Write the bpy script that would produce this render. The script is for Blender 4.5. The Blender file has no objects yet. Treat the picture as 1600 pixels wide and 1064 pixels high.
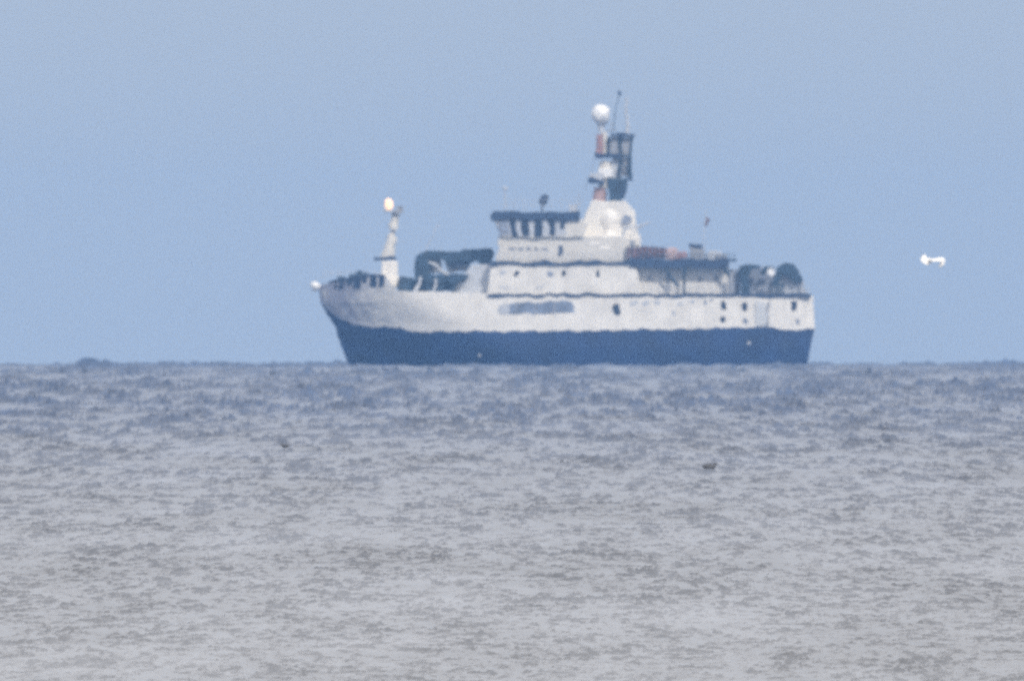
import bpy, bmesh, math, random
import numpy as np
from mathutils import Vector, Matrix

# ------------------------------------------------------------------ camera, sky, sun, exposure
scene = bpy.context.scene
COL = scene.collection
random.seed(7)
R_EARTH = 6371000.0 * 7.0 / 6.0        # earth radius with ordinary refraction over the sea
EYE = 3.0                              # eye height above the water, metres
DIST = 6350.0                          # camera to ship, metres
K = 0.0714                             # metres at the ship for one unit of the drawing grid (1600 wide)
RAD = K / DIST                         # the same as an angle
CAM_X = (800 - 880) * K
CAM_Z = EYE - DIST ** 2 / (2 * R_EARTH)
HORIZON_DIP = math.sqrt(2 * EYE / R_EARTH)

cam_data = bpy.data.cameras.new('camera')
cam = bpy.data.objects.new('camera', cam_data)
COL.objects.link(cam)
cam.location = (CAM_X, -DIST, CAM_Z)
# the tangent frame sits at the ship, so the horizon lies at the dip below the camera's own horizontal
tilt_local = DIST / R_EARTH            # camera's vertical leans against the ship's
horizon_ang = tilt_local - HORIZON_DIP
pitch = horizon_ang + (573.5 - 532) * RAD
cam.rotation_euler = (math.pi / 2 + pitch, 0, 0)
cam_data.sensor_width = 36.0
cam_data.lens = 36.0 / (1600 * RAD)
cam_data.clip_start = 1.0
cam_data.clip_end = 60000.0
cam_data.dof.use_dof = True             # focused short of the ship, on the nearer water
cam_data.dof.focus_distance = 620.0
cam_data.dof.aperture_fstop = cam_data.lens / 50.0
scene.camera = cam

SUN_EL = math.radians(40)
SUN_AZ = math.radians(155)             # clockwise from +Y: behind the camera, to the right
world = bpy.data.worlds.new('World')
scene.world = world
world.use_nodes = True
wn, wl = world.node_tree.nodes, world.node_tree.links
bg = wn['Background']
sky = wn.new('ShaderNodeTexSky')
sky.sky_type = 'NISHITA'
sky.sun_disc = False
sky.sun_elevation = SUN_EL
sky.sun_rotation = SUN_AZ
sky.altitude = 0
sky.air_density = 1.0
sky.dust_density = 0.6
sky.ozone_density = 3.0
# a thin bright veil of high cloud over the clear sky, blue haze low down, the same all the way round
geo = wn.new('ShaderNodeTexCoord')
sepz = wn.new('ShaderNodeSeparateXYZ')
wl.new(geo.outputs['Generated'], sepz.inputs['Vector'])
veil = wn.new('ShaderNodeValToRGB')
veil.color_ramp.interpolation = 'EASE'
veil.color_ramp.elements[0].position = 0.0
veil.color_ramp.elements[0].color = (0.397, 0.485, 0.635, 1)
veil.color_ramp.elements[1].position = 0.16
veil.color_ramp.elements[1].color = (0.95, 0.925, 0.93, 1)
wl.new(sepz.outputs['Z'], veil.inputs['Fac'])
veil10 = wn.new('ShaderNodeVectorMath')
veil10.operation = 'SCALE'
veil10.inputs['Scale'].default_value = 10.0
wl.new(veil.outputs['Color'], veil10.inputs[0])
tint = wn.new('ShaderNodeMix')
tint.data_type = 'RGBA'
tint.inputs['Factor'].default_value = 0.88
wl.new(sky.outputs['Color'], tint.inputs['A'])
wl.new(veil10.outputs['Vector'], tint.inputs['B'])
wl.new(tint.outputs['Result'], bg.inputs['Color'])
bg.inputs['Strength'].default_value = 0.1

sun_data = bpy.data.lights.new('sun', 'SUN')
sun_data.energy = 2.45
sun_data.angle = math.radians(3.0)
sun_data.color = (1.0, 0.93, 0.82)
sun = bpy.data.objects.new('sun', sun_data)
COL.objects.link(sun)
sdir = Vector((math.sin(SUN_AZ) * math.cos(SUN_EL), math.cos(SUN_AZ) * math.cos(SUN_EL), math.sin(SUN_EL)))
sun.rotation_euler = sdir.to_track_quat('Z', 'Y').to_euler()
sun.location = sdir * 200

scene.view_settings.view_transform = 'Standard'
scene.view_settings.look = 'None'
scene.view_settings.exposure = 0.08
scene.view_settings.gamma = 1.0
scene.view_settings.use_curve_mapping = False
scene.render.engine = 'CYCLES'
scene.cycles.filter_width = 2.6         # a soft long lens through warm air
scene.cycles.use_denoising = False      # keep the fine grain a long lens at high gain shows
scene.cycles.use_adaptive_sampling = True
scene.cycles.adaptive_threshold = 0.035
scene.cycles.adaptive_min_samples = 36
scene.cycles.max_bounces = 6
scene.cycles.volume_bounces = 1


# ------------------------------------------------------------------ materials
def mat(name, col, rough=0.5, var=0.12, scale=1.2, streak=0.0, streak_col=(0.25, 0.16, 0.1), metallic=0.0, spec=0.5, bump=0.0):
    m = bpy.data.materials.new(name)
    m.use_nodes = True
    n, l = m.node_tree.nodes, m.node_tree.links
    b = n['Principled BSDF']
    b.inputs['Roughness'].default_value = rough
    b.inputs['Metallic'].default_value = metallic
    b.inputs['Specular IOR Level'].default_value = spec
    tc = n.new('ShaderNodeTexCoord')
    nz = n.new('ShaderNodeTexNoise')
    nz.inputs['Scale'].default_value = scale
    nz.inputs['Detail'].default_value = 5
    l.new(tc.outputs['Object'], nz.inputs['Vector'])
    rp = n.new('ShaderNodeValToRGB')
    rp.color_ramp.elements[0].position = 0.3
    rp.color_ramp.elements[1].position = 0.7
    rp.color_ramp.elements[0].color = (*[c * (1 - var) for c in col], 1)
    rp.color_ramp.elements[1].color = (*[min(1, c * (1 + var)) for c in col], 1)
    l.new(nz.outputs['Fac'], rp.inputs['Fac'])
    out = rp.outputs['Color']
    if streak > 0:                      # rust and dirt run down the plating
        mp = n.new('ShaderNodeMapping')
        mp.inputs['Scale'].default_value = (1.6, 1.6, 0.16)
        l.new(tc.outputs['Object'], mp.inputs['Vector'])
        n2 = n.new('ShaderNodeTexNoise')
        n2.inputs['Scale'].default_value = 1.0
        n2.inputs['Detail'].default_value = 6
        l.new(mp.outputs['Vector'], n2.inputs['Vector'])
        r2 = n.new('ShaderNodeMapRange')
        r2.inputs['From Min'].default_value = 0.56
        r2.inputs['From Max'].default_value = 0.78
        r2.inputs['To Max'].default_value = streak
        l.new(n2.outputs['Fac'], r2.inputs['Value'])
        mx = n.new('ShaderNodeMix')
        mx.data_type = 'RGBA'
        mx.inputs['B'].default_value = (*streak_col, 1)
        l.new(r2.outputs['Result'], mx.inputs['Factor'])
        l.new(out, mx.inputs['A'])
        out = mx.outputs['Result']
    l.new(out, b.inputs['Base Color'])
    if bump > 0:
        bp = n.new('ShaderNodeBump')
        bp.inputs['Strength'].default_value = bump
        bp.inputs['Distance'].default_value = 0.03
        l.new(nz.outputs['Fac'], bp.inputs['Height'])
        l.new(bp.outputs['Normal'], b.inputs['Normal'])
    return m


M = {
    'navy': mat('navy hull paint', (0.009, 0.036, 0.12), 0.45, 0.35, 0.35, 0.6, (0.03, 0.05, 0.1)),
    'white': mat('white ship paint', (0.78, 0.745, 0.69), 0.5, 0.12, 0.5, 0.5, (0.43, 0.41, 0.42)),
    'clean': mat('clean white gel coat', (0.86, 0.85, 0.83), 0.35, 0.03, 0.8),
    'cream': mat('weathered cream paint', (0.68, 0.65, 0.60), 0.55, 0.08, 0.6, 0.3, (0.4, 0.33, 0.26)),
    'dark': mat('dark blue deck paint', (0.022, 0.045, 0.10), 0.55, 0.25, 0.9),
    'gear': mat('dark deck gear paint', (0.020, 0.048, 0.085), 0.55, 0.35, 1.1),
    'grey': mat('mid grey steel paint', (0.30, 0.31, 0.34), 0.55, 0.15, 1.0),
    'glass': mat('dark window glass', (0.018, 0.03, 0.06), 0.12, 0.2, 1.0, spec=0.6),
    'dim': mat('dim blue grey opening', (0.25, 0.28, 0.35), 0.5, 0.2, 0.9),
    'red': mat('faded red paint', (0.36, 0.21, 0.21), 0.6, 0.25, 1.5),
    'brown': mat('dull red brown canvas', (0.18, 0.105, 0.115), 0.75, 0.35, 1.6),
    'pink': mat('sun bleached orange cover', (0.52, 0.38, 0.37), 0.7, 0.15, 1.3),
    'rail': mat('pale grey rail paint', (0.5, 0.52, 0.56), 0.5, 0.1, 2.0),
}


# ------------------------------------------------------------------ mesh helpers
def S(px, py):
    """drawing grid of the ship's side view -> metres (x along the ship, z above the water)"""
    return ((px - 880) * K, (571 - py) * K)


def link(name, me, m, parent=None, smooth=False, bevel=0.0):
    if m is not None:
        me.materials.append(m)
    o = bpy.data.objects.new(name, me)
    COL.objects.link(o)
    if parent is not None:
        o.parent = parent
    if smooth:
        for p in me.polygons:
            p.use_smooth = True
    if bevel > 0:
        bv = o.modifiers.new('bevel', 'BEVEL')
        bv.width = bevel
        bv.segments = 2
        bv.limit_method = 'ANGLE'
    return o


def from_bm(name, bm):
    bmesh.ops.recalc_face_normals(bm, faces=bm.faces)
    me = bpy.data.meshes.new(name)
    bm.to_mesh(me)
    bm.free()
    return me


def add_prism(bm, pts, y0, y1):
    """side profile in grid units, drawn across the ship from y0 to y1 metres"""
    a = [bm.verts.new((S(*p)[0], y0, S(*p)[1])) for p in pts]
    b = [bm.verts.new((S(*p)[0], y1, S(*p)[1])) for p in pts]
    bm.faces.new(a)
    bm.faces.new(list(reversed(b)))
    n = len(pts)
    for i in range(n):
        bm.faces.new((a[i], b[i], b[(i + 1) % n], a[(i + 1) % n]))


def prism(name, pts, y0, y1, m, parent, bevel=0.04):
    bm = bmesh.new()
    add_prism(bm, pts, y0, y1)
    return link(name, from_bm(name, bm), m, parent, bevel=bevel)


def rect(x0, y0, x1, y1):
    return [(x0, y0), (x1, y0), (x1, y1), (x0, y1)]


def block(name, x0, y0, x1, y1, ya, yb, m, parent, bevel=0.04):
    return prism(name, rect(x0, y0, x1, y1), ya, yb, m, parent, bevel)


def add_tube(bm, p0, p1, r0, r1=None, seg=10):
    r1 = r0 if r1 is None else r1
    p0, p1 = Vector(p0), Vector(p1)
    d = (p1 - p0).normalized()
    q = d.to_track_quat('Z', 'Y')
    ra = [bm.verts.new(p0 + q @ Vector((r0 * math.cos(t), r0 * math.sin(t), 0))) for t in [2 * math.pi * i / seg for i in range(seg)]]
    rb = [bm.verts.new(p1 + q @ Vector((r1 * math.cos(t), r1 * math.sin(t), 0))) for t in [2 * math.pi * i / seg for i in range(seg)]]
    for i in range(seg):
        bm.faces.new((ra[i], ra[(i + 1) % seg], rb[(i + 1) % seg], rb[i]))
    bm.faces.new(list(reversed(ra)))
    bm.faces.new(rb)


def T(px, py, y):
    x, z = S(px, py)
    return (x, y, z)


def tubes(name, segs, m, parent, seg=10):
    """segs: (p0, p1, r0[, r1]) joined into one part"""
    bm = bmesh.new()
    for s in segs:
        add_tube(bm, *s, seg=seg)
    return link(name, from_bm(name, bm), m, parent)


def sphere(name, px, py, y, r, m, parent, squash=1.0):
    bm = bmesh.new()
    bmesh.ops.create_uvsphere(bm, u_segments=28, v_segments=18, radius=r)
    x, z = S(px, py)
    for v in bm.verts:
        v.co.z *= squash
        v.co += Vector((x, y, z))
    return link(name, from_bm(name, bm), m, parent, smooth=True)


def lathe(name, prof, cx, cy, m, parent, seg=24):
    """prof: list of (grid y, radius m) from bottom to top about a vertical axis at grid x cx"""
    bm = bmesh.new()
    rings = []
    x = (cx - 880) * K
    for gy, r in prof:
        z = (571 - gy) * K
        rings.append([bm.verts.new((x + r * math.cos(2 * math.pi * i / seg), cy + r * math.sin(2 * math.pi * i / seg), z)) for i in range(seg)])
    for a, b in zip(rings, rings[1:]):
        for i in range(seg):
            bm.faces.new((a[i], a[(i + 1) % seg], b[(i + 1) % seg], b[i]))
    bm.faces.new(list(reversed(rings[0])))
    bm.faces.new(rings[-1])
    return link(name, from_bm(name, bm), m, parent, smooth=False, bevel=0.03)


def railing(name, x0, x1, gy, h, y, parent, m, step=14, r=0.035, rails=(1.0, 0.55)):
    bm = bmesh.new()
    n = max(1, int(abs(x1 - x0) / step))
    for i in range(n + 1):
        gx = x0 + (x1 - x0) * i / n
        add_tube(bm, T(gx, gy, y), T(gx, gy - h, y), r, seg=5)
    for f in rails:
        add_tube(bm, T(x0, gy - h * f, y), T(x1, gy - h * f, y), r * 0.8, seg=5)
    return link(name, from_bm(name, bm), m, parent)


def lerp_pts(pts, t):
    for (a, va), (b, vb) in zip(pts, pts[1:]):
        if t <= b:
            return va + (vb - va) * (t - a) / (b - a) if b > a else vb
    return pts[-1][1]


def wob(t, seed, f=1.0):
    return (math.sin(t * 0.21 * f + seed) + 0.7 * math.sin(t * 0.093 * f + seed * 2.3) + 0.5 * math.sin(t * 0.47 * f + seed * 5.1)) / 2.2


def tag(o, label, cat, group=None):
    o['label'] = label
    o['category'] = cat
    if group:
        o['group'] = group


# ------------------------------------------------------------------ the sea
def hash2(ix, iy, seed):
    h = (ix.astype(np.int64) * 374761393 + iy.astype(np.int64) * 668265263 + seed * 974634533) & 0x7fffffff
    h = ((h ^ (h >> 13)) * 1274126177) & 0x7fffffff
    h = ((h ^ (h >> 16)) * 60493) & 0x7fffffff
    return ((h ^ (h >> 11)) & 0xffff) / 65535.0 * 2 - 1


def noise2(x, y, seed):
    ix, iy = np.floor(x), np.floor(y)
    fx, fy = x - ix, y - iy
    sx, sy = fx * fx * (3 - 2 * fx), fy * fy * (3 - 2 * fy)
    a, b = hash2(ix, iy, seed), hash2(ix + 1, iy, seed)
    c, d = hash2(ix, iy + 1, seed), hash2(ix + 1, iy + 1, seed)
    return (a + (b - a) * sx) * (1 - sy) + (c + (d - c) * sx) * sy


def dist_at(ang):
    """distance along the curved sea seen at an angle below the local horizontal"""
    q = R_EARTH * ang
    return q - np.sqrt(np.maximum(q * q - 2 * R_EARTH * EYE, 0.0))


def build_sea():
    # bearings: fine over and around the view, coarse far to the sides
    fine = np.linspace(-0.0128, 0.0128, 1300)
    side = 0.0128 + np.linspace(0, 1, 26)[1:] ** 2 * 0.33
    az = np.concatenate([-side[::-1], fine, side])
    # wave crests, nearest first
    ncrest = 420
    a_near = HORIZON_DIP + 640 * RAD
    a = HORIZON_DIP + (a_near - HORIZON_DIP) * (1 - np.linspace(0, 1, ncrest)) ** 1.12
    dc = dist_at(a)
    dc = np.minimum(dc, dist_at(HORIZON_DIP * 1.0000001))
    dc = dc[dc < 6150]
    dc = np.concatenate([dc, np.arange(6170, 7600, 28.0)])
    rng = np.random.default_rng(5)
    nc = len(dc)
    gap = np.diff(dc, append=dc[-1] + 60)
    dc = dc + gap * rng.uniform(-0.3, 0.3, nc)
    dc = np.sort(dc)
    gap = np.diff(dc, append=dc[-1] + 60)
    D = dc[:, None]
    X = D * np.sin(az)[None, :]
    I = np.arange(nc)[:, None] * np.ones_like(X)
    unit = D * RAD                                   # metres per grid unit at that distance
    lam0 = unit * (13 + 15 * np.clip((D - 1500) / 4500, 0, 1))
    H = np.zeros_like(X)
    W = np.zeros_like(X)
    for k in range(9):
        lam = 0.05 * 2 ** k
        w = np.exp(-0.5 * (np.log2(lam / lam0) / 1.05) ** 2)
        W += w * w
        H += w * noise2(X / lam + 13.7 * k, I / (1.2 + 0.28 * k), 11 + k)
    H /= np.sqrt(W)
    H += (0.55 - 0.3 * np.clip((D - 3000) / 2500, 0, 1)) * noise2(X / (unit * 3.2), I / 0.9, 91)          # small chop riding on the waves
    # groups of higher and lower waves
    G = noise2(X / (lam0 * 5.5), I / 7.0, 71)
    H = np.clip(H * 0.95 + 0.66, 0.03, 2.2) ** 1.45 * (1 + 0.5 * G)
    amp = 1.5 + 3.0 * np.exp(-(np.log(D / 2700) / 0.65) ** 2) + 1.9 * np.clip((D - 2500) / 3000, 0, 1)      # crest height in grid units: rougher offshore
    H = H * amp * unit
    # one higher sea on the left of the ship
    bx = (150 - 800) * RAD * 6000
    far = np.exp(-((D - 5900) / 170.0) ** 2)
    lobe = np.exp(-(np.abs(X - bx - 0.5) / 1.6) ** 3)
    H = H * (1 - 0.8 * far * np.exp(-((X - bx) / 4.0) ** 4)) + far * lobe * 1.15
    run = np.minimum(0.30 * gap[:, None], 3.2 * amp * unit)       # horizontal length of the wave's face
    rows_d = np.empty((nc * 2, 1))
    Z = np.zeros((nc * 2, X.shape[1]))
    rows_d[0::2] = D
    rows_d[1::2] = D + run
    Z[0::2] = 0.04 * H
    Z[1::2] = H
    # calm water from below the camera out to the first crest
    near = np.array([2.0, 40.0, 120.0, 240.0])[:, None]
    far_rows = np.array([7800.0, 8400.0, 9200.0])[:, None]
    rows_d = np.concatenate([near, rows_d, far_rows])
    Z = np.concatenate([np.zeros((4, X.shape[1])), Z, np.zeros((3, X.shape[1]))])
    px = CAM_X + rows_d * np.sin(az)[None, :]
    py = -DIST + rows_d * np.cos(az)[None, :]
    pz = Z - (px ** 2 + py ** 2) / (2 * R_EARTH)
    nr, ncol = px.shape
    co = np.stack([px, py, pz], -1).reshape(-1, 3).astype(np.float32)
    idx = np.arange(nr * ncol).reshape(nr, ncol)
    quads = np.stack([idx[:-1, :-1], idx[:-1, 1:], idx[1:, 1:], idx[1:, :-1]], -1).reshape(-1, 4).astype(np.int32)
    me = bpy.data.meshes.new('sea')
    me.vertices.add(len(co))
    me.vertices.foreach_set('co', co.ravel())
    me.loops.add(quads.size)
    me.loops.foreach_set('vertex_index', quads.ravel())
    me.polygons.add(len(quads))
    me.polygons.foreach_set('loop_start', np.arange(0, quads.size, 4, dtype=np.int32))
    me.polygons.foreach_set('use_smooth', np.ones(len(quads), dtype=bool))
    me.update()
    me.validate()
    return me


def sea_material():
    m = bpy.data.materials.new('turbid sea water')
    m.use_nodes = True
    n, l = m.node_tree.nodes, m.node_tree.links
    b = n['Principled BSDF']
    tc = n.new('ShaderNodeTexCoord')
    mp = n.new('ShaderNodeMapping')
    mp.inputs['Scale'].default_value = (0.35, 0.010, 0.5)
    l.new(tc.outputs['Object'], mp.inputs['Vector'])
    nz = n.new('ShaderNodeTexNoise')  # mottling: silt patches, plus the waves' dark flecks and glints painted in
    nz.inputs['Scale'].default_value = 1.0
    nz.inputs['Detail'].default_value = 8
    nz.inputs['Roughness'].default_value = 0.82
    l.new(mp.outputs['Vector'], nz.inputs['Vector'])
    # silty inshore water turns bluer offshore, with some distance haze painted into the blue
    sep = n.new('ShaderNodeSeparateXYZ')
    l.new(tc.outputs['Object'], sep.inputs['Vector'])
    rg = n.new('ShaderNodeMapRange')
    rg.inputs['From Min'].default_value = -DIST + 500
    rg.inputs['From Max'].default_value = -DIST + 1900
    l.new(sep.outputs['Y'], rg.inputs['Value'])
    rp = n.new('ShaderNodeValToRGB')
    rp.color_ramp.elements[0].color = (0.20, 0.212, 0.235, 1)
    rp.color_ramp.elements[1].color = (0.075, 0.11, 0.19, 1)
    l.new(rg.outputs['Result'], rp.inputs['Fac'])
    mr = n.new('ShaderNodeMapRange')
    mr.inputs['From Min'].default_value = 0.35
    mr.inputs['From Max'].default_value = 0.65
    mr.inputs['To Min'].default_value = 0.6
    mr.inputs['To Max'].default_value = 1.45
    l.new(nz.outputs['Fac'], mr.inputs['Value'])
    mx = n.new('ShaderNodeVectorMath')
    mx.operation = 'SCALE'
    l.new(rp.outputs['Color'], mx.inputs[0])
    l.new(mr.outputs['Result'], mx.inputs['Scale'])
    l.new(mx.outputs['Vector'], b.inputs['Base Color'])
    b.inputs['Roughness'].default_value = 0.28
    b.inputs['IOR'].default_value = 1.33
    return m


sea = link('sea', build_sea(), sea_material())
sea['kind'] = 'structure'

# ------------------------------------------------------------------ the ship
ship = bpy.data.objects.new('ship', None)
COL.objects.link(ship)
ship.empty_display_size = 5
tag(ship, 'navy hulled ship with white superstructure and tall mast on the horizon', 'ship')
BEAM = 6.2

STEM = [(440, 499.5), (445, 499), (470, 500), (486, 509), (504, 522), (528, 530), (552, 538), (569, 546), (600, 556)]
STERN = [(400, 1266), (459, 1270), (512, 1272), (530, 1268), (570, 1260), (600, 1250)]
PAINT = [(0, 469), (0.008, 482), (0.02, 496), (0.04, 504), (0.06, 507.5), (0.13, 510), (0.18, 516.5), (0.30, 515), (0.50, 514.5), (0.75, 511), (0.90, 508.5), (0.96, 513), (1.0, 513)]
SHEER = [(0, 443), (0.03, 438), (0.09, 431), (0.135, 429), (0.136, 431), (0.158, 452), (0.345, 456), (0.346, 460), (1.0, 460)]


def hull_point(u, gy, side):
    xs, xe = lerp_pts(STEM, gy), lerp_pts(STERN, gy)
    gx = xs + (xe - xs) * u
    h = (571 - gy) * K
    flare = 0.40 - 0.026 * h                       # upper deck fills out sooner: flared bow
    full = min(1.0, u / max(0.12, flare + 0.02))
    b = BEAM * (math.sin(full * math.pi / 2) ** (0.78 if h > 4 else 0.78 + 0.09 * (4 - h)))
    if u > 0.9:
        b *= 1 - 0.10 * ((u - 0.9) / 0.1) ** 2
    b *= 1 - 0.03 * max(0, 2.0 - h) / 2
    x, z = S(gx, gy)
    return (x, side * max(b, 0.04), z)


def hull_shell(name, low, high, nv, m, us):
    verts, faces = [], []
    n = len(us)
    for side in (-1, 1):
        base = len(verts)
        for u in us:
            a, b = low(u), high(u)
            for j in range(nv + 1):
                verts.append(hull_point(u, a + (b - a) * j / nv, side))
        for i in range(n - 1):
            for j in range(nv):
                p = base + i * (nv + 1) + j
                q = p + nv + 1
                faces.append((p, q, q + 1, p + 1) if side < 0 else (p, p + 1, q + 1, q))
    off = n * (nv + 1)
    last = (n - 1) * (nv + 1)
    for j in range(nv):
        faces.append((last + j, off + last + j, off + last + j + 1, last + j + 1))
        faces.append((j, j + 1, off + j + 1, off + j))
    for i in range(n - 1):                          # closed along the top edge (deck) and bottom
        p, q = i * (nv + 1) + nv, (i + 1) * (nv + 1) + nv
        faces.append((p, q, off + q, off + p))
        p, q = i * (nv + 1), (i + 1) * (nv + 1)
        faces.append((p, off + p, off + q, q))
    me = bpy.data.meshes.new(name)
    me.from_pydata(verts, [], faces)
    me.update()
    return link(name, me, m, ship)


us = sorted(set([0.004 * i for i in range(16)] + [0.064 + 0.0078 * i for i in range(120)] + [0.1355, 0.1365, 0.3455, 0.3465, 1.0]))
us = [u for u in us if u <= 1.0]
paint_line = lambda u: lerp_pts(PAINT, u) + 1.9 * wob(u * 773, 1.0) * min(1, u * 30)
hull_shell('hull', lambda u: 600, paint_line, 10, M['navy'], us)
def worn_shaded_bow(m):
    """bow shading painted in as blue-grey blotches, along with salt and dirt"""
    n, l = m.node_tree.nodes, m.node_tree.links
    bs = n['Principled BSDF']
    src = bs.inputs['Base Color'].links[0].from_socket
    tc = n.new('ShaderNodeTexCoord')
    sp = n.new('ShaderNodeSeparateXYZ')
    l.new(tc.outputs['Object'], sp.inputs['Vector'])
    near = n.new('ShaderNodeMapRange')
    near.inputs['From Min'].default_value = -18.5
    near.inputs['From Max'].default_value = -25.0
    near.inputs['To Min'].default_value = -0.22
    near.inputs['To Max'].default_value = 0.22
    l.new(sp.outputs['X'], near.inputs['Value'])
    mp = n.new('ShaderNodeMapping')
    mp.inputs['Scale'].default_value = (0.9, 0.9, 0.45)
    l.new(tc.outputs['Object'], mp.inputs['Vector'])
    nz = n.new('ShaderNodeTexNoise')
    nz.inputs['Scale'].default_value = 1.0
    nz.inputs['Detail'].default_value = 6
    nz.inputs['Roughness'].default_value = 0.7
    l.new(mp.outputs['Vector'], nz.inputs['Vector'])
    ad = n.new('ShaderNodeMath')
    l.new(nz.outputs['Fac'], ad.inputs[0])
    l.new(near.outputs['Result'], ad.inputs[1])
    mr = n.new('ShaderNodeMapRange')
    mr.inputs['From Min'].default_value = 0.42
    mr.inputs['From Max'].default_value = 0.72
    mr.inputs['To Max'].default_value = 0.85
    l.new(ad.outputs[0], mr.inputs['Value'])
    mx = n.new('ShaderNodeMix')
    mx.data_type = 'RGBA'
    mx.inputs['B'].default_value = (0.26, 0.27, 0.36, 1)  # blue-grey of the shaded flare, put into the paint
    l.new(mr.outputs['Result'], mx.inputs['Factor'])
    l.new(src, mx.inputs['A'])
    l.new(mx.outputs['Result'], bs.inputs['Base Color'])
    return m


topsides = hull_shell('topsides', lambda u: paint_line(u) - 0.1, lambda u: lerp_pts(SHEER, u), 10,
                      worn_shaded_bow(mat('worn topside paint with bow shading', (0.79, 0.755, 0.70), 0.5, 0.10, 0.5, 0.45, (0.45, 0.41, 0.38))), us)


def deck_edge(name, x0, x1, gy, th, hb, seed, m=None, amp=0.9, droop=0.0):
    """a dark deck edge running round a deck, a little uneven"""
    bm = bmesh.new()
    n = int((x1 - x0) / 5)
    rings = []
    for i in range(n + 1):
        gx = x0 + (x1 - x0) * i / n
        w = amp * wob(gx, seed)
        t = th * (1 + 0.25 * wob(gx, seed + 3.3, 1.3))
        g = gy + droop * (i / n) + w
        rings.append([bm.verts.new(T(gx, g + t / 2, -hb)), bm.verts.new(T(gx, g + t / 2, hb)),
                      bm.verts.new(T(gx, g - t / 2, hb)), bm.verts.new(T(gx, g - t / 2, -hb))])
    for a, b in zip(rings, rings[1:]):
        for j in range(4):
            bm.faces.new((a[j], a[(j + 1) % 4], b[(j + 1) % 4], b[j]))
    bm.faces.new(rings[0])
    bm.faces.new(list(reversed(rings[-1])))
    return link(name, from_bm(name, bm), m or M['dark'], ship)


deck_edge('main_deck_edge', 761, 1267, 459, 4.6, 6.32, 0.5)  # rubbing strake, with the shadow along it painted into the dark colour
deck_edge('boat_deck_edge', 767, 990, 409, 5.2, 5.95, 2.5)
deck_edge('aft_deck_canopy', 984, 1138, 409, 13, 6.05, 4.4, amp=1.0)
block('canopy_end', 1134, 403, 1151, 407, -5.6, 5.6, M['gear'], ship)

# bow fittings
for s in (-1, 1):
    tubes('bulwark_rail', [(hull_point(0.02 + 0.009 * i, lerp_pts(SHEER, 0.02 + 0.009 * i) - 0.6, s),
                                       hull_point(0.02 + 0.009 * (i + 1), lerp_pts(SHEER, 0.02 + 0.009 * (i + 1)) - 0.6, s), 0.13)
                                      for i in range(12)], M['dark'], ship, seg=6)
lathe('bow_fender', [(452, 0.25), (450, 0.5), (446, 0.7), (441, 0.66), (438, 0.4), (437, 0.15)], 492.5, 0.0, M['clean'], ship)
for gx, gy, w, h in ((523, 441, 6, 12), (533, 440, 9, 18), (545, 437, 8, 13), (557, 438, 12, 19), (569, 434, 7, 12), (583, 438, 11, 15), (597, 437, 9, 19)):
    # dark fairlead openings standing in plates along the bow bulwark
    u = (gx - 499.5) / 771
    c = hull_point(u, gy, -1)
    bm = bmesh.new()
    a = hull_point(u - w / 2 / 771, gy, -1)
    b = hull_point(u + w / 2 / 771, gy, -1)
    d = hull_point(u, gy + h, -1)
    nrm = (Vector(b) - Vector(a)).cross(Vector(d) - Vector(c)).normalized()
    if nrm.y > 0:
        nrm = -nrm
    pts = [Vector(hull_point(u + sx * w / 2 / 771, gy + sy * h / 2, -1)) for sx, sy in ((-1, -1), (1, -1), (1, 1), (-1, 1))]
    v0 = [bm.verts.new(p + nrm * 0.07) for p in pts]
    v1 = [bm.verts.new(p - nrm * 0.25) for p in pts]
    bm.faces.new(v0)
    bm.faces.new(list(reversed(v1)))
    for i in range(4):
        bm.faces.new((v0[i], v1[i], v1[(i + 1) % 4], v0[(i + 1) % 4]))
    link('fairlead', from_bm('fairlead', bm), M['dark'], topsides, bevel=0.05)
wl_ = block('windlass', 545, 424, 575, 442, -2.6, -0.6, M['gear'], ship, 0.1)
tubes('drum', [(T(560, 426, -3.0), T(560, 426, 0.4), 0.42)], M['gear'], wl_)
block('winch', 526, 428, 538, 442, -1.2, 1.2, M['gear'], ship, 0.08)
railing('bow_railing', 505, 600, 431, 9, -1.0, ship, M['rail'], 12)
anchor_pocket = prism('anchor_pocket', [(503, 452), (512, 450), (514, 461), (506, 463)], -1.0, -0.5, M['grey'], ship)

# foremast, raked aft
block('foremast_house', 597, 406, 622, 446, -1.6, 1.6, M['white'], ship, 0.12)
foremast = tubes('foremast', [(T(606, 404, 0), T(613, 366, 0), 0.80, 0.50), (T(613, 366, 0), T(614.5, 356, 0), 0.34, 0.34), (T(614.5, 356, 0), T(618, 329, 0), 0.52, 0.36)], M['cream'], ship, seg=14)
block('platform', 586, 400, 621, 405, -1.3, 1.3, M['dark'], foremast)
block('mast_bracket', 611, 356, 619, 361, -0.45, 0.45, M['grey'], foremast)
block('top_platform', 600, 326, 628, 330, -0.9, 0.9, M['grey'], foremast)
tubes('platform_post', [(T(626, 327, -0.5), T(626, 318, -0.5), 0.07)], M['grey'], foremast, 6)
block('junction_box', 619, 320, 627, 327, -0.4, 0.4, M['grey'], foremast)
lm = bpy.data.materials.new('warm lit lantern lens')
lm.use_nodes = True
lb = lm.node_tree.nodes['Principled BSDF']
lb.inputs['Base Color'].default_value = (0.9, 0.7, 0.5, 1)
lb.inputs['Emission Color'].default_value = (1.0, 0.52, 0.26, 1)
ln = lm.node_tree.nodes.new('ShaderNodeTexNoise')
ln.inputs['Scale'].default_value = 2.0
lr = lm.node_tree.nodes.new('ShaderNodeMapRange')
lr.inputs['To Min'].default_value = 0.6
lr.inputs['To Max'].default_value = 1.6
lm.node_tree.links.new(ln.outputs['Fac'], lr.inputs['Value'])
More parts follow.
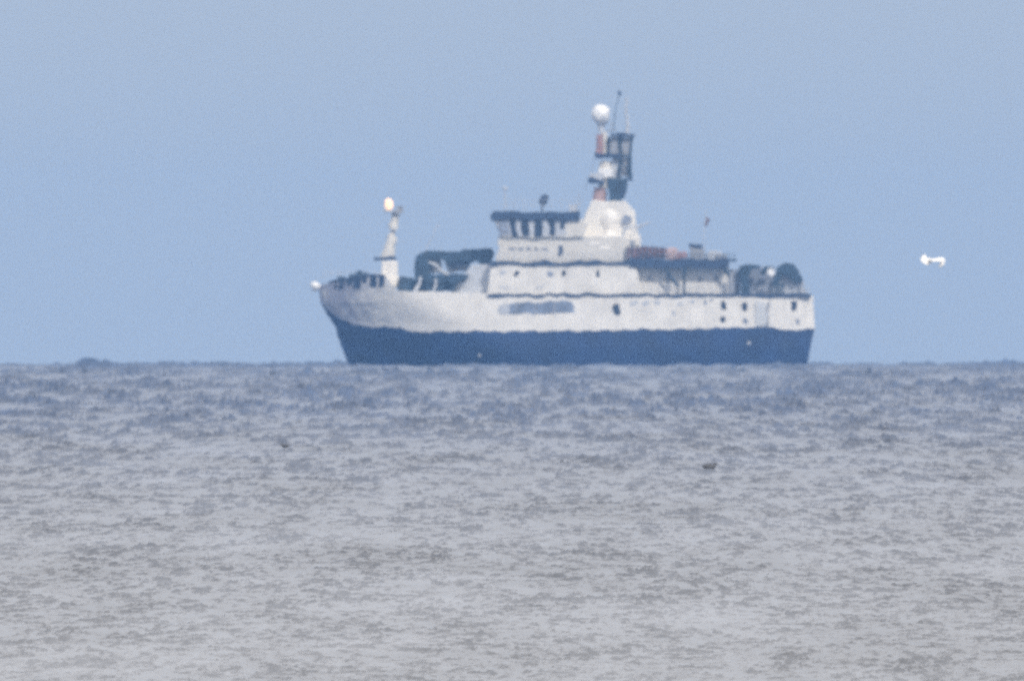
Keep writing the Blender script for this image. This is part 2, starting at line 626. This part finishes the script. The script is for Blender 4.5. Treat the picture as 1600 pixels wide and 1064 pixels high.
lm.node_tree.links.new(lr.outputs['Result'], lb.inputs['Emission Strength'])
lantern = block('lantern_bracket', 602, 322, 613, 327, -0.55, 0.5, M['cream'], foremast)
bm = bmesh.new()
bmesh.ops.create_uvsphere(bm, u_segments=20, v_segments=12, radius=0.50)
for v in bm.verts:
    v.co = Vector((v.co.x * 0.95, v.co.y * 0.8, v.co.z * 1.15)) + Vector(T(608, 318.5, -0.3))
lens_o = link('lantern_lens', from_bm('lantern_lens', bm), lm, foremast, smooth=True)
lens_o['label'] = 'warm glowing lantern at the head of the foremast'

# working deck forward of the house
tubes('capstan', [(T(635, 452, -3.2), T(635, 430, -3.2), 0.9, 0.75)], M['gear'], ship, 14)
block('capstan_motor', 622, 432, 648, 453, -2.4, -0.2, M['gear'], ship, 0.2)
crane = block('crane', 648, 394, 670, 452, -1.2, 0.8, M['gear'], ship, 0.1)
prism('jib', [(650, 394), (668, 390), (700, 391), (742, 387), (746, 403), (716, 407), (699, 410), (690, 402), (672, 402), (652, 404)], -0.9, 0.3, M['gear'], crane)
prism('jib_head', [(740, 389), (752, 384), (768, 386), (773, 394), (769, 408), (757, 413), (746, 407)], -1.1, 0.6, M['gear'], crane, 0.12)
block('crane_cab', 668, 398, 690, 424, 0.4, 2.4, M['rail'], crane, 0.15)
prism('hose_reel', [(694, 408), (716, 404), (736, 406), (730, 420), (700, 424)], 0.6, 1.8, M['rail'], crane, 0.1)
prism('net_pile', [(650, 453), (653, 430), (668, 424), (690, 428), (712, 424), (730, 430), (722, 446), (716, 453)], -3.4, -1.6, M['gear'], ship, 0.2)
tubes('hydraulic_ram', [(T(704, 415, -0.4), T(744, 402, -0.4), 0.26)], M['dark'], crane)
tubes('crane_stay', [(T(668, 405, -0.4), T(700, 428, -0.4), 0.24)], M['rail'], crane)
prism('forward_house', [(706, 454), (738, 410), (772, 410), (772, 458), (706, 458)], -3.6, 3.6, M['rail'], ship, 0.1)
for gx, w in ((672, 14), (688, 13), (708, 10)):
    b_ = block('net_winch', gx - w / 2, 428, gx + w / 2, 452, -4.8, -3.6, M['gear'], ship, 0.2)
    tubes('drum', [(T(gx, 434, -5.1), T(gx, 434, -3.4), 0.62)], M['gear'], b_, 12)
prism('deck_gear_cover', [(706, 428), (722, 424), (736, 427), (724, 438), (706, 441)], -4.9, -3.6, M['gear'], ship, 0.2)
tubes('deck_strut', [(T(651, 452, -5.2), T(659, 430, -5.2), 0.2)], M['rail'], ship)
tubes('deck_strut', [(T(678, 452, -5.2), T(683, 432, -5.2), 0.15)], M['rail'], ship)
tubes('whip_aerial', [(T(664, 392, 1.0), T(688, 345, 1.0), 0.05)], M['rail'], ship, 5)

# accommodation: lower house
house = prism('deckhouse', [(760, 459), (768, 410), (989, 410), (1006, 459)], -5.7, 5.7, M['white'], ship, 0.08)


def pane(name, gx, gy, w, h, y, parent, m=None, rake=0.0):
    """a window pane standing a little proud in the ship's port side"""
    return prism(name, [(gx - w / 2 - rake, gy - h / 2), (gx + w / 2 - rake, gy - h / 2), (gx + w / 2 + rake, gy + h / 2), (gx - w / 2 + rake, gy + h / 2)], y - 0.035, y + 0.12, m or M['glass'], parent, 0.05)


for gx, gy, w, h, d in ((807, 425, 8, 8, 0), (859, 425.5, 10, 10, 1), (881, 423.5, 6, 8, 0), (935, 425.5, 6, 10, 0), (786, 424, 10, 6, 2), (845, 445, 12, 3, 2), (786, 446, 14, 3, 2)):
    pane('window', gx, gy, w, h, -5.7, house, M[['glass', 'dim', 'grey'][d]] if d < 2 else M['rail'])

# openings and ports in the white topsides (hull side is at full beam there)
prism('gallery_opening', [(779, 475), (795, 473), (795, 489), (782, 489), (778, 484)], -BEAM - 0.035, -BEAM + 0.3, M['rail'], topsides, 0.06)
slot = prism('gallery_opening', [(794.5, 473), (822, 470), (892, 468), (897, 474), (897, 487), (860, 488), (820, 487), (794.5, 489)], -BEAM - 0.04, -BEAM + 0.3, mat('slate blue opening', (0.19, 0.23, 0.31), 0.5, 0.4, 0.7), topsides, 0.08)
for gx in (806, 836, 866):
    block('opening_post', gx - 1, 469.5, gx + 1, 488.5, -BEAM - 0.06, -BEAM + 0.2, M['grey'], slot, 0.0)


def port(gx, gy, w, h, m):
    bm = bmesh.new()
    x, z = S(gx, gy)
    ring = [(x + math.copysign(abs(math.cos(t)) ** 0.7, math.cos(t)) * w * K / 2, z + math.copysign(abs(math.sin(t)) ** 0.7, math.sin(t)) * h * K / 2) for t in [2 * math.pi * i / 16 for i in range(16)]]
    hb = abs(hull_point(min(1, (gx - 499.5) / 771), gy, -1)[1])
    a = [bm.verts.new((p[0], -hb - 0.04, p[1])) for p in ring]
    b = [bm.verts.new((p[0], -hb + 0.25, p[1])) for p in ring]
    bm.faces.new(a)
    bm.faces.new(list(reversed(b)))
    for i in range(16):
        bm.faces.new((a[i], b[i], b[(i + 1) % 16], a[(i + 1) % 16]))
    return link('port', from_bm('port', bm), m, topsides)


for gx, gy, w, h, k in ((964, 481, 12, 17, 'glass'), (1130, 475, 9, 13, 'glass'), (1163, 477, 9, 12, 'glass'), (1130, 498.5, 8, 8, 'glass'), (1164, 498, 7, 9, 'dim'),
                        (1240, 477, 11, 14, 'glass'), (1245, 501, 7, 9, 'dim'), (1102, 470, 5, 8, 'dim'), (1112, 467, 4, 6, 'dim'), (990, 470, 12, 6, 'rail'), (1008, 471, 10, 6, 'rail'),
                        (1026, 470, 9, 8, 'rail'), (1050, 487, 6, 6, 'rail'), (1062, 471, 9, 6, 'rail'), (1082, 470, 8, 5, 'rail')):
    port(gx, gy, w, h, M[k])
prism('boarding_door', rect(1179, 467, 1197, 507), -6.32, -6.0, mat('grey white door paint', (0.58, 0.59, 0.6), 0.5, 0.06, 0.8), topsides)
prism('plate_seam', [(1200, 468), (1205, 466), (1200, 490), (1201, 509), (1196, 509), (1196, 490)], -6.27, -6.0, M['grey'], topsides, 0.02)
for gx, gy, w in ((1170, 533, 6), (749, 553, 4)):
    block('hull_mark', gx - w / 2, gy - w / 2, gx + w / 2, gy + w / 2, -BEAM - 0.05, -BEAM + 0.3, M['rail'], ship, 0.1)

# bridge deck and wheelhouse
bridge = prism('bridge_deck', [(776, 407), (780, 367), (985, 367), (990, 407)], -4.9, 4.9, M['cream'], ship, 0.08)
for i, gx in enumerate((799, 812, 825, 838, 850)):
    pane('window', gx, 387, 9, 6, -4.9, bridge, M['grey'])
block('door', 872, 383, 880, 396, -4.98, -4.7, M['dark'], bridge)
railing('bridge_railing', 780, 985, 406, 13, -5.7, ship, M['rail'], 12, 0.03)
wheel = prism('wheelhouse', [(786, 369), (771, 339), (914, 339), (914, 369)], -5.3, 5.3, M['cream'], ship, 0.06)
block('window_band', 787, 341.5, 885, 366.5, -5.32, -5.1, M['rail'], wheel, 0.0)
roof = prism('wheelhouse_roof', [(766, 341), (764, 334), (772, 327), (800, 328), (830, 331), (860, 329), (907, 328), (906, 340), (890, 341)], -5.7, 5.7, M['dark'], ship, 0.1)
for gx, gy, w, h, m in ((787, 354, 16, 25, 'dim'), (802, 355, 11, 27, 'glass'), (821.5, 354, 12, 27, 'glass'), (841.5, 354.5, 12, 27, 'glass'), (861.5, 354, 10, 26, 'glass'), (879.5, 349, 8, 15, 'glass')):
    pane('window', gx, gy, w, h, -5.3, wheel, M[m], rake=2.5 if gx < 812 else 0.5)
for i in range(6):                                                        # raked panes across the front
    y0 = -4.9 + i * 1.65
    a, b = S(772.5, 342), S(783.5, 365)
    bm = bmesh.new()
    v = [bm.verts.new(p) for p in ((a[0] - 0.05, y0, a[1]), (a[0] - 0.05, y0 + 1.4, a[1]), (b[0] - 0.05, y0 + 1.4, b[1]), (b[0] - 0.05, y0, b[1]),
                                   (a[0] + 0.1, y0, a[1]), (a[0] + 0.1, y0 + 1.4, a[1]), (b[0] + 0.1, y0 + 1.4, b[1]), (b[0] + 0.1, y0, b[1]))]
    for f in ((0, 1, 2, 3), (7, 6, 5, 4), (0, 4, 5, 1), (1, 5, 6, 2), (2, 6, 7, 3), (3, 7, 4, 0)):
        bm.faces.new([v[k] for k in f])
    link('front_window', from_bm('front_window', bm), M['glass'], wheel)
railing('roof_railing', 790, 905, 328, 17, -4.6, ship, M['rail'], 14, 0.03)
light = tubes('searchlight', [(T(849, 329, -2.0), T(849, 318, -2.0), 0.12)], M['dark'], ship, 8)
sphere('lamp_head', 849, 311, -2.0, 0.52, M['dark'], light, 1.15)
tubes('dome_post', [(T(789, 328, 0), T(789, 298, 0), 0.06)], M['rail'], ship, 6)
sphere('small_dome', 789, 293, 0, 0.26, M['rail'], ship)
tubes('whip_aerial', [(T(903, 328, 1), T(905, 298, 1), 0.05)], M['rail'], ship, 5)
block('roof_box', 890, 318, 902, 329, -1, 1, M['rail'], ship)

# funnel casing
funnel = prism('funnel_casing', [(908, 368), (914, 338), (925, 312), (978, 312), (992, 326), (998, 368)], -2.9, 2.9, M['white'], ship, 0.35)
block('casing_base', 912, 366, 1000, 407, -4.2, 4.2, M['white'], ship, 0.1)
dome = sphere('white_dome', 952, 342, -2.05, 1.3, M['white'], ship, 1.3)
lathe('dome_foot', [(368, 0.9), (356, 0.6)], 952, -2.6, M['white'], dome)
tubes('vent_cowl', [(T(979, 341, -3.4), T(979, 341, -2.6), 0.62)], M['dim'], funnel, 14)
davit = tubes('davit', [(T(972, 368, -4.3), T(976, 355, -4.3), 0.2), (T(975, 356, -4.3), T(1015, 347, -4.3), 0.18, 0.12)], M['rail'], ship)
tubes('davit_stay', [(T(985, 366, -4.3), T(1006, 350, -4.3), 0.07)], M['rail'], davit, 6)
for gx, gy in ((929, 378), (944, 386)):
    tubes('raft_canister', [(T(gx - 9, gy, -4.6), T(gx + 9, gy, -4.6), 0.36)], M['white'], ship, 14)
block('vent_box', 984, 372, 992, 388, -4.9, -4.3, M['grey'], ship)
tubes('ladder', [(T(905, 368, -5.0), T(918, 345, -3.2), 0.08)], M['rail'], ship, 6)

# main mast
mast = lathe('mainmast', [(314, 0.78), (308, 0.74), (290, 0.70)], 937, 0, mat('bleached red brown paint', (0.40, 0.27, 0.26), 0.6, 0.15, 1.5), ship, 16)
lathe('mast_section', [(290, 0.8), (276, 0.85), (274, 0.9), (248, 0.75)], 946, 0, M['cream'], mast, 16)
lathe('mast_section', [(244, 0.42), (209, 0.38)], 937, -0.1, M['red'], mast, 14)
lathe('mast_section', [(244, 0.36), (205, 0.34)], 945, 0, M['cream'], mast, 14)
lathe('radome_foot', [(206, 0.42), (196, 0.36), (189, 0.7)], 940, 0, M['rail'], mast, 14)
sphere('radome', 938, 175.5, 0, 1.05, M['clean'], ship, 1.05)
for x0, x1, gy, th, w in ((919, 946, 281, 8, 1.5), (930, 970, 240, 6, 1.3), (954, 991, 209, 4, 1.5), (975, 988, 278, 4, 1.0)):
    block('platform', x0, gy - th / 2, x1, gy + th / 2, -w, w, M['dark'], mast)
block('equipment_box', 935, 262, 958, 274, -1.2, -0.3, M['clean'], mast)
exhaust = prism('exhaust_stack', [(952, 312), (950, 277), (980, 277), (979, 300), (972, 312)], -1.2, 1.2, M['gear'], ship, 0.15)
tubes('exhaust_pipe', [(T(958, 316, 0), T(958, 308, 0), 0.42), (T(973, 299, -1.35), T(973, 299, 0.5), 0.36)], M['dark'], exhaust)
cabinet = prism('mast_cabinet', [(951, 238), (950, 212), (989, 212), (984, 238)], -0.8, 0.8, M['grey'], mast, 0.05)
tubes('lattice', [(T(988, 211, -0.9), T(984, 240, -0.9), 0.13), (T(969, 211, -0.9), T(968, 276, -0.9), 0.17), (T(951, 211, -0.9), T(951, 240, -0.9), 0.12),
                  (T(984, 240, -0.9), T(985, 277, -0.9), 0.16), (T(969, 244, -0.9), T(985, 275, -0.9), 0.09), (T(968, 240, -0.9), T(986, 239, -0.9), 0.12)], M['gear'], mast, 8)
block('radar_cabinet', 970, 242, 984, 274, -0.4, 0.7, M['grey'], mast)
block('cable_trunk', 955, 243, 969, 278, -0.5, 0.6, M['rail'], mast)
tubes('signal_stay', [(T(940, 207, -0.2), T(905, 328, -0.6), 0.03)], M['grey'], mast, 5)
block('platform_rail_panel', 921, 268, 944, 277, -1.52, -1.46, M['rail'], mast)
block('radar_scanner', 921, 272, 943, 275, -0.25, 0.25, M['clean'], mast)
tubes('pole_aerial', [(T(980, 207, 0), T(979, 150, 0), 0.20, 0.13)], M['rail'], mast, 8)
tubes('wire_aerial', [(T(957, 207, 0), T(966, 148, 0), 0.05, 0.05)], M['gear'], mast, 5)
sphere('aerial_tip', 966.5, 145.5, 0, 0.2, M['dark'], mast, 1.5)
tubes('yard', [(T(956, 196, 0), T(956, 188, 0), 0.08), (T(945, 205, 0), T(962, 200, 0), 0.06)], M['grey'], mast, 6)

# top of the aft house: red canvas screens, lockers, flagstaff
for i in range(8):
    x0 = 979 + i * 7.9
    s = block('canvas_screen', x0 + 0.8, 386 + random.uniform(-1.5, 1.5), x0 + 7.2, 402, -5.5, -5.38, M['brown'], ship, 0.0)
    tubes('stanchion', [(T(x0, 403, -5.45), T(x0, 384 + random.uniform(-2, 2), -5.45), 0.11)], M['gear'], s, 6)
block('covered_locker', 1042, 385, 1059, 402, -5.2, -4.0, M['pink'], ship, 0.25)
block('low_locker', 1058, 392, 1072, 402, -5.2, -4.0, M['red'], ship, 0.1)
lk = block('winch_house', 1077, 384, 1099, 403, -4.6, -2.4, M['grey'], ship, 0.1)
block('lid', 1076, 379, 1096, 385, -4.7, -2.3, M['dark'], lk, 0.08)
block('deck_locker', 1104, 390, 1128, 403, -4.4, -2.8, M['rail'], ship, 0.1)
block('deck_vent', 1120, 394, 1134, 403, -5.4, -4.6, M['grey'], ship, 0.1)
staff = tubes('flagstaff', [(T(1100, 403, -1.5), T(1102, 327, -1.5), 0.06, 0.045)], M['rail'], ship, 6)
bm = bmesh.new()
fl = []
for j in range(7):
    row = []
    for i in range(5):
        x, y, z = T(1102.2 + i * 1.4 - 0.2 * j, 335 + j * 2.4 + i * 1.0, -1.5 + 0.16 * math.sin(i * 1.5 + j * 0.5))
        row.append(bm.verts.new((x, y, z)))
    fl.append(row)
for j in range(6):
    for i in range(4):
        bm.faces.new((fl[j][i], fl[j][i + 1], fl[j + 1][i + 1], fl[j + 1][i]))
flag = link('flag', from_bm('flag', bm), M['brown'], staff, smooth=True)
sol = flag.modifiers.new('thickness', 'SOLIDIFY')
sol.thickness = 0.03
flag['label'] = 'small limp red flag'
railing('boat_deck_railing', 1000, 1148, 403, 9, -5.7, ship, M['gear'], 9, 0.03)

# sheltered side deck and aft house beneath the canopy
aft = prism('aft_deckhouse', [(986, 459), (986, 412), (1140, 412), (1140, 459)], -4.3, 4.3, M['white'], ship, 0.06)
for gx in (1014, 1046, 1092, 1120):
    pane('door' if gx in (1046,) else 'window', gx, 432 if gx != 1046 else 436, 7, 9 if gx != 1046 else 26, -4.3, aft, M['grey'])
tubes('canopy_post', [(T(1068, 458, -5.8), T(1068, 412, -5.8), 0.16)], M['gear'], ship, 8)
tubes('canopy_brace', [(T(1038, 413, -5.8), T(1060, 446, -5.8), 0.14)], M['gear'], ship, 8)
tubes('canopy_brace', [(T(1128, 414, -5.8), T(1141, 430, -5.8), 0.22)], M['gear'], ship, 8)
tubes('canopy_post', [(T(1141, 458, -5.8), T(1142, 422, -5.8), 0.34, 0.26)], M['grey'], ship, 8)
railing('side_deck_railing', 1006, 1136, 458, 14, -6.1, ship, M['rail'], 11, 0.035, (1.0, 0.66, 0.33))

# stern: net drum, gantry and A-frame
block('stern_house', 1168, 416, 1210, 459, -2.6, 3.4, M['dim'], ship, 0.1)
prism('net_heap', [(1212, 459), (1214, 436), (1222, 424), (1234, 420), (1246, 428), (1254, 444), (1258, 459)], -4.2, 3.0, M['rail'], ship, 0.3)
block('vent_trunk', 1140, 418, 1156, 459, -3.6, -1.0, M['dim'], ship, 0.2)
gan = prism('stern_gantry', [(1158, 458), (1156, 414), (1164, 412), (1188, 411), (1190, 418), (1174, 419), (1170, 430), (1172, 458)], -4.9, -4.1, M['gear'], ship, 0.08)
prism('gantry_leg', [(1158, 458), (1156, 414), (1164, 412), (1188, 411), (1190, 418), (1174, 419), (1170, 430), (1172, 458)], 4.1, 4.9, M['gear'], gan, 0.08)
block('crossbeam', 1158, 413, 1170, 418, -4.1, 4.1, M['gear'], gan)
prism('gantry_strut', [(1186, 425), (1196, 416), (1206, 414), (1206, 418), (1198, 421), (1192, 430)], -4.6, -4.1, M['gear'], gan, 0.05)
for s in (-1, 1):
    ya, yb = (-5.2, -4.5) if s < 0 else (4.5, 5.2)
    f = prism('stern_frame', [(1206, 458), (1210, 430), (1214, 414), (1224, 409), (1240, 410), (1247, 418), (1253, 437), (1240, 440), (1233, 428), (1222, 426), (1218, 436), (1216, 458)], ya, yb, M['gear'], ship, 0.06)
    tubes('frame_stay', [(T(1248, 434, (ya + yb) / 2), T(1261, 457, (ya + yb) / 2), 0.13)], M['grey'], f, 6)
block('frame_crossbeam', 1224, 411, 1238, 417, -4.5, 4.5, M['gear'], ship)
fl_ = tubes('floodlight', [(T(1204, 424, -5.5), T(1204, 424, -5.0), 0.42)], M['clean'], ship, 14)
block('deck_winch', 1222, 436, 1256, 459, -3.6, 2.4, M['rail'], ship, 0.3)
block('bollard', 1216, 440, 1226, 459, -5.0, -4.2, M['gear'], ship, 0.1)
railing('stern_railing', 1176, 1264, 458, 12, -5.9, ship, M['rail'], 11, 0.035, (1.0, 0.66, 0.33))


# years of knocks and the wavering air: nothing on the ship is dead straight
def wavy(x, z, seed):
    a = noise2(x / 1.5 + 31, z / 1.1 + 17, seed) + 0.9 * noise2(x / 0.55 + 5, z / 0.42 + 9, seed + 1)
    return a


def roughen(o, amp=0.105, longest=0.5):
    bm = bmesh.new()
    bm.from_mesh(o.data)
    bmesh.ops.triangulate(bm, faces=[f for f in bm.faces if len(f.verts) > 4])
    for _ in range(6):
        long_e = [e for e in bm.edges if e.calc_length() > longest and (abs(e.verts[0].co.x - e.verts[1].co.x) > longest or abs(e.verts[0].co.z - e.verts[1].co.z) > longest)]
        if not long_e or len(bm.verts) > 6000:
            break
        bmesh.ops.subdivide_edges(bm, edges=long_e, cuts=1, use_grid_fill=True)
    co = np.array([v.co for v in bm.verts])
    dx = wavy(co[:, 0], co[:, 2], 301) * amp
    dz = wavy(co[:, 0], co[:, 2], 401) * amp
    for v, a, b in zip(bm.verts, dx, dz):
        v.co.x += a
        v.co.z += b
    bm.to_mesh(o.data)
    bm.free()


for o in list(COL.objects):
    if o.type == 'MESH' and o.parent is not None and 'railing' not in o.name:
        roughen(o, 0.06 if o.name in ('hull', 'topsides') else 0.125)


# ------------------------------------------------------------------ birds
def sea_z(x, y):
    return -(x * x + y * y) / (2 * R_EARTH)


def at(px, py, dist):
    """a point dist metres out from the camera, on the ray of a place in the drawing grid"""
    ang = pitch + (532 - py) * RAD
    return Vector((CAM_X + (px - 800) * RAD * dist, -DIST + dist, CAM_Z + ang * dist))


def loft(bm, secs, seg=12):
    """secs: (centre, half-vector a, half-vector b) ellipses joined into a closed skin"""
    rings = []
    for c, a, b in secs:
        c, a, b = Vector(c), Vector(a), Vector(b)
        rings.append([bm.verts.new(c + a * math.cos(2 * math.pi * i / seg) + b * math.sin(2 * math.pi * i / seg)) for i in range(seg)])
    for r, q in zip(rings, rings[1:]):
        for i in range(seg):
            bm.faces.new((r[i], r[(i + 1) % seg], q[(i + 1) % seg], q[i]))
    bm.faces.new(list(reversed(rings[0])))
    bm.faces.new(rings[-1])


def flying_gull():
    bm = bmesh.new()
    u = 2100 * RAD                       # metres for one grid unit at the gull
    P = lambda x, z, y=0.0: (x * u, y, z * u)
    # body, heading away to the left: tail nearer, head farther
    loft(bm, [(P(-3.0, -0.3, -0.30), (0.02, 0, 0), (0, 0, 0.015)), (P(-4.0, -0.4, -0.22), (0.055, 0, 0), (0, 0, 0.03)), (P(-5.0, -0.8, -0.10), (0.075, 0.02, 0), (0, 0, 0.075)),
              (P(-6.5, -1.0, 0.04), (0.085, 0.03, 0), (0, 0, 0.09)), (P(-8.0, -0.5, 0.17), (0.06, 0.02, 0), (0, 0, 0.065)), (P(-9.0, 0.2, 0.24), (0.05, 0.02, 0), (0, 0, 0.05)),
              (P(-9.8, 0.2, 0.31), (0.03, 0.01, 0), (0, 0, 0.03)), (P(-10.5, 0.0, 0.37), (0.010, 0.0, 0), (0, 0, 0.012))])
    # far wing, broad side turned to the light
    loft(bm, [(P(-3.5, 0.0), (0.02, 0, 0.01), (0, 0.10, 0.05)), (P(-6.5, -0.6), (0.04, 0.02, 0.01), (-0.03, 0.12, 0.15)), (P(-9.5, 0.4), (0.04, 0.03, 0.01), (-0.05, 0.13, 0.20)), (P(-12.5, 1.4), (0.04, 0.03, 0.01), (-0.04, 0.13, 0.20)),
              (P(-15.5, 1.5), (0.035, 0.02, 0.01), (-0.02, 0.11, 0.15)), (P(-18, 1.4), (0.03, 0.02, 0.01), (0.0, 0.08, 0.10)), (P(-19.6, 1.3), (0.01, 0, 0.01), (0.01, 0.03, 0.04))])
    # near wing, out to the wrist and then the hand drooping
    loft(bm, [(P(-5.5, 0.0), (0.01, 0, 0.03), (0, 0.13, 0.02)), (P(-1, 0.3), (0.0, 0, 0.03), (0, 0.14, 0.045)), (P(4, 0.7), (0, 0, 0.025), (0, 0.14, 0.05)), (P(9, 1.7), (0, 0, 0.025), (0, 0.14, 0.065)),
              (P(13.5, 1.2), (0.02, 0, 0.03), (0.04, 0.13, 0.075)), (P(15.0, -1.6), (0.03, 0, 0.02), (0.10, 0.11, 0.05)), (P(13.6, -5.5), (0.02, 0.02, 0.01), (0.11, -0.05, 0.02)),
              (P(12.3, -9.0), (0.02, 0.02, 0.005), (0.075, -0.04, 0.01)), (P(11.6, -11.3), (0.008, 0, 0.005), (0.02, 0.02, 0.0))])
    me = from_bm('gull', bm)
    o = link('flying_gull', me, mat('white gull plumage', (0.88, 0.86, 0.82), 0.8, 0.05, 9.0), smooth=True)
    rm = o.modifiers.new('one skin', 'REMESH')
    rm.mode = 'VOXEL'
    rm.voxel_size = 0.012
    rm.use_smooth_shade = True
    o.location = at(1458, 407, 2100)
    tag(o, 'bright white gull flying above the sea to the right of the ship', 'bird')
    return o


flying_gull()

bird_dark = mat('sooty seabird plumage', (0.09, 0.095, 0.11), 0.7, 0.3, 12.0)


def floating_bird(px, py, length, heading, label, pale=False, upright=1.0):
    ang = HORIZON_DIP + (py - 573.5) * RAD
    dist = float(dist_at(np.array(ang)))
    k = length / 0.4
    bm = bmesh.new()
    rings = [(-0.20, 0.06, 0.006), (-0.17, 0.06, 0.03), (-0.12, 0.05, 0.06), (-0.04, 0.04, 0.085), (0.05, 0.04, 0.088), (0.11, 0.055, 0.075), (0.14, 0.085, 0.055),
             (0.15, 0.105, 0.046), (0.16, 0.12, 0.042), (0.18, 0.128, 0.038), (0.205, 0.126, 0.026), (0.225, 0.12, 0.013), (0.25, 0.116, 0.004)]
    secs = []
    for i, (x, z, r) in enumerate(rings):
        a, b = rings[max(0, i - 1)], rings[min(len(rings) - 1, i + 1)]
        t = Vector((b[0] - a[0], 0, b[1] - a[1])).normalized()
        nz_ = Vector((-t.z, 0, t.x))
        secs.append(((x * k, 0, z * k * upright), Vector((0, r * k, 0)), nz_ * r * k * 0.95 * upright))
    loft(bm, secs, 14)
    m = bird_dark
    if pale:
        m = mat('sooty plumage with pale back', (0.03, 0.03, 0.04), 0.7, 0.3, 12.0)
        n, l = m.node_tree.nodes, m.node_tree.links
        bs = n['Principled BSDF']
        src = bs.inputs['Base Color'].links[0].from_socket
        tc = n.new('ShaderNodeTexCoord')
        sp = n.new('ShaderNodeSeparateXYZ')
        l.new(tc.outputs['Object'], sp.inputs['Vector'])
        mr = n.new('ShaderNodeMapRange')
        mr.inputs['From Min'].default_value = 0.09 * k
        mr.inputs['From Max'].default_value = 0.12 * k
        l.new(sp.outputs['Z'], mr.inputs['Value'])
        mx = n.new('ShaderNodeMix')
        mx.data_type = 'RGBA'
        mx.inputs['B'].default_value = (0.55, 0.55, 0.55, 1)
        l.new(mr.outputs['Result'], mx.inputs['Factor'])
        l.new(src, mx.inputs['A'])
        l.new(mx.outputs['Result'], bs.inputs['Base Color'])
    o = link('floating_seabird', from_bm('floating_seabird', bm), m, smooth=True)
    x, y = CAM_X + (px - 800) * RAD * dist, -DIST + dist
    o.location = (x, y, sea_z(x, y) + 0.03)
    o.rotation_euler = (0, 0, heading)
    tag(o, label, 'bird', 'dark seabirds sitting on the water')
    return o


floating_bird(1108, 734, 0.30, math.radians(12), 'largest dark seabird floating on the water, below the ship\'s stern')
floating_bird(957, 646, 0.42, math.radians(70), 'tiny dark seabird floating below the middle of the ship, nearest the horizon')
floating_bird(446, 700, 0.22, math.radians(160), 'small dark seabird floating on the water left of the ship\'s bow')


# ------------------------------------------------------------------ haze over the sea
def haze_box():
    bm = bmesh.new()
    bmesh.ops.create_cube(bm, size=1.0)
    x0, x1, y0, y1, z0, z1 = -3600, 3600, -DIST - 300, 3600, -8.0, 34.0
    for v in bm.verts:
        v.co = Vector((x0 + (v.co.x + 0.5) * (x1 - x0), y0 + (v.co.y + 0.5) * (y1 - y0), z0 + (v.co.z + 0.5) * (z1 - z0)))
    m = bpy.data.materials.new('sea haze')
    m.use_nodes = True
    n, l = m.node_tree.nodes, m.node_tree.links
    n.remove(n['Principled BSDF'])
    pv = n.new('ShaderNodeVolumePrincipled')
    pv.inputs['Color'].default_value = (0.30, 0.57, 1.0, 1)
    pv.inputs['Density'].default_value = 4.4e-5
    pv.inputs['Anisotropy'].default_value = 0.0
    l.new(pv.outputs['Volume'], n['Material Output'].inputs['Volume'])
    o = link('haze', from_bm('haze', bm), m)
    o['kind'] = 'stuff'
    o['label'] = 'thin blue haze lying over the sea'
    return o


haze_box()
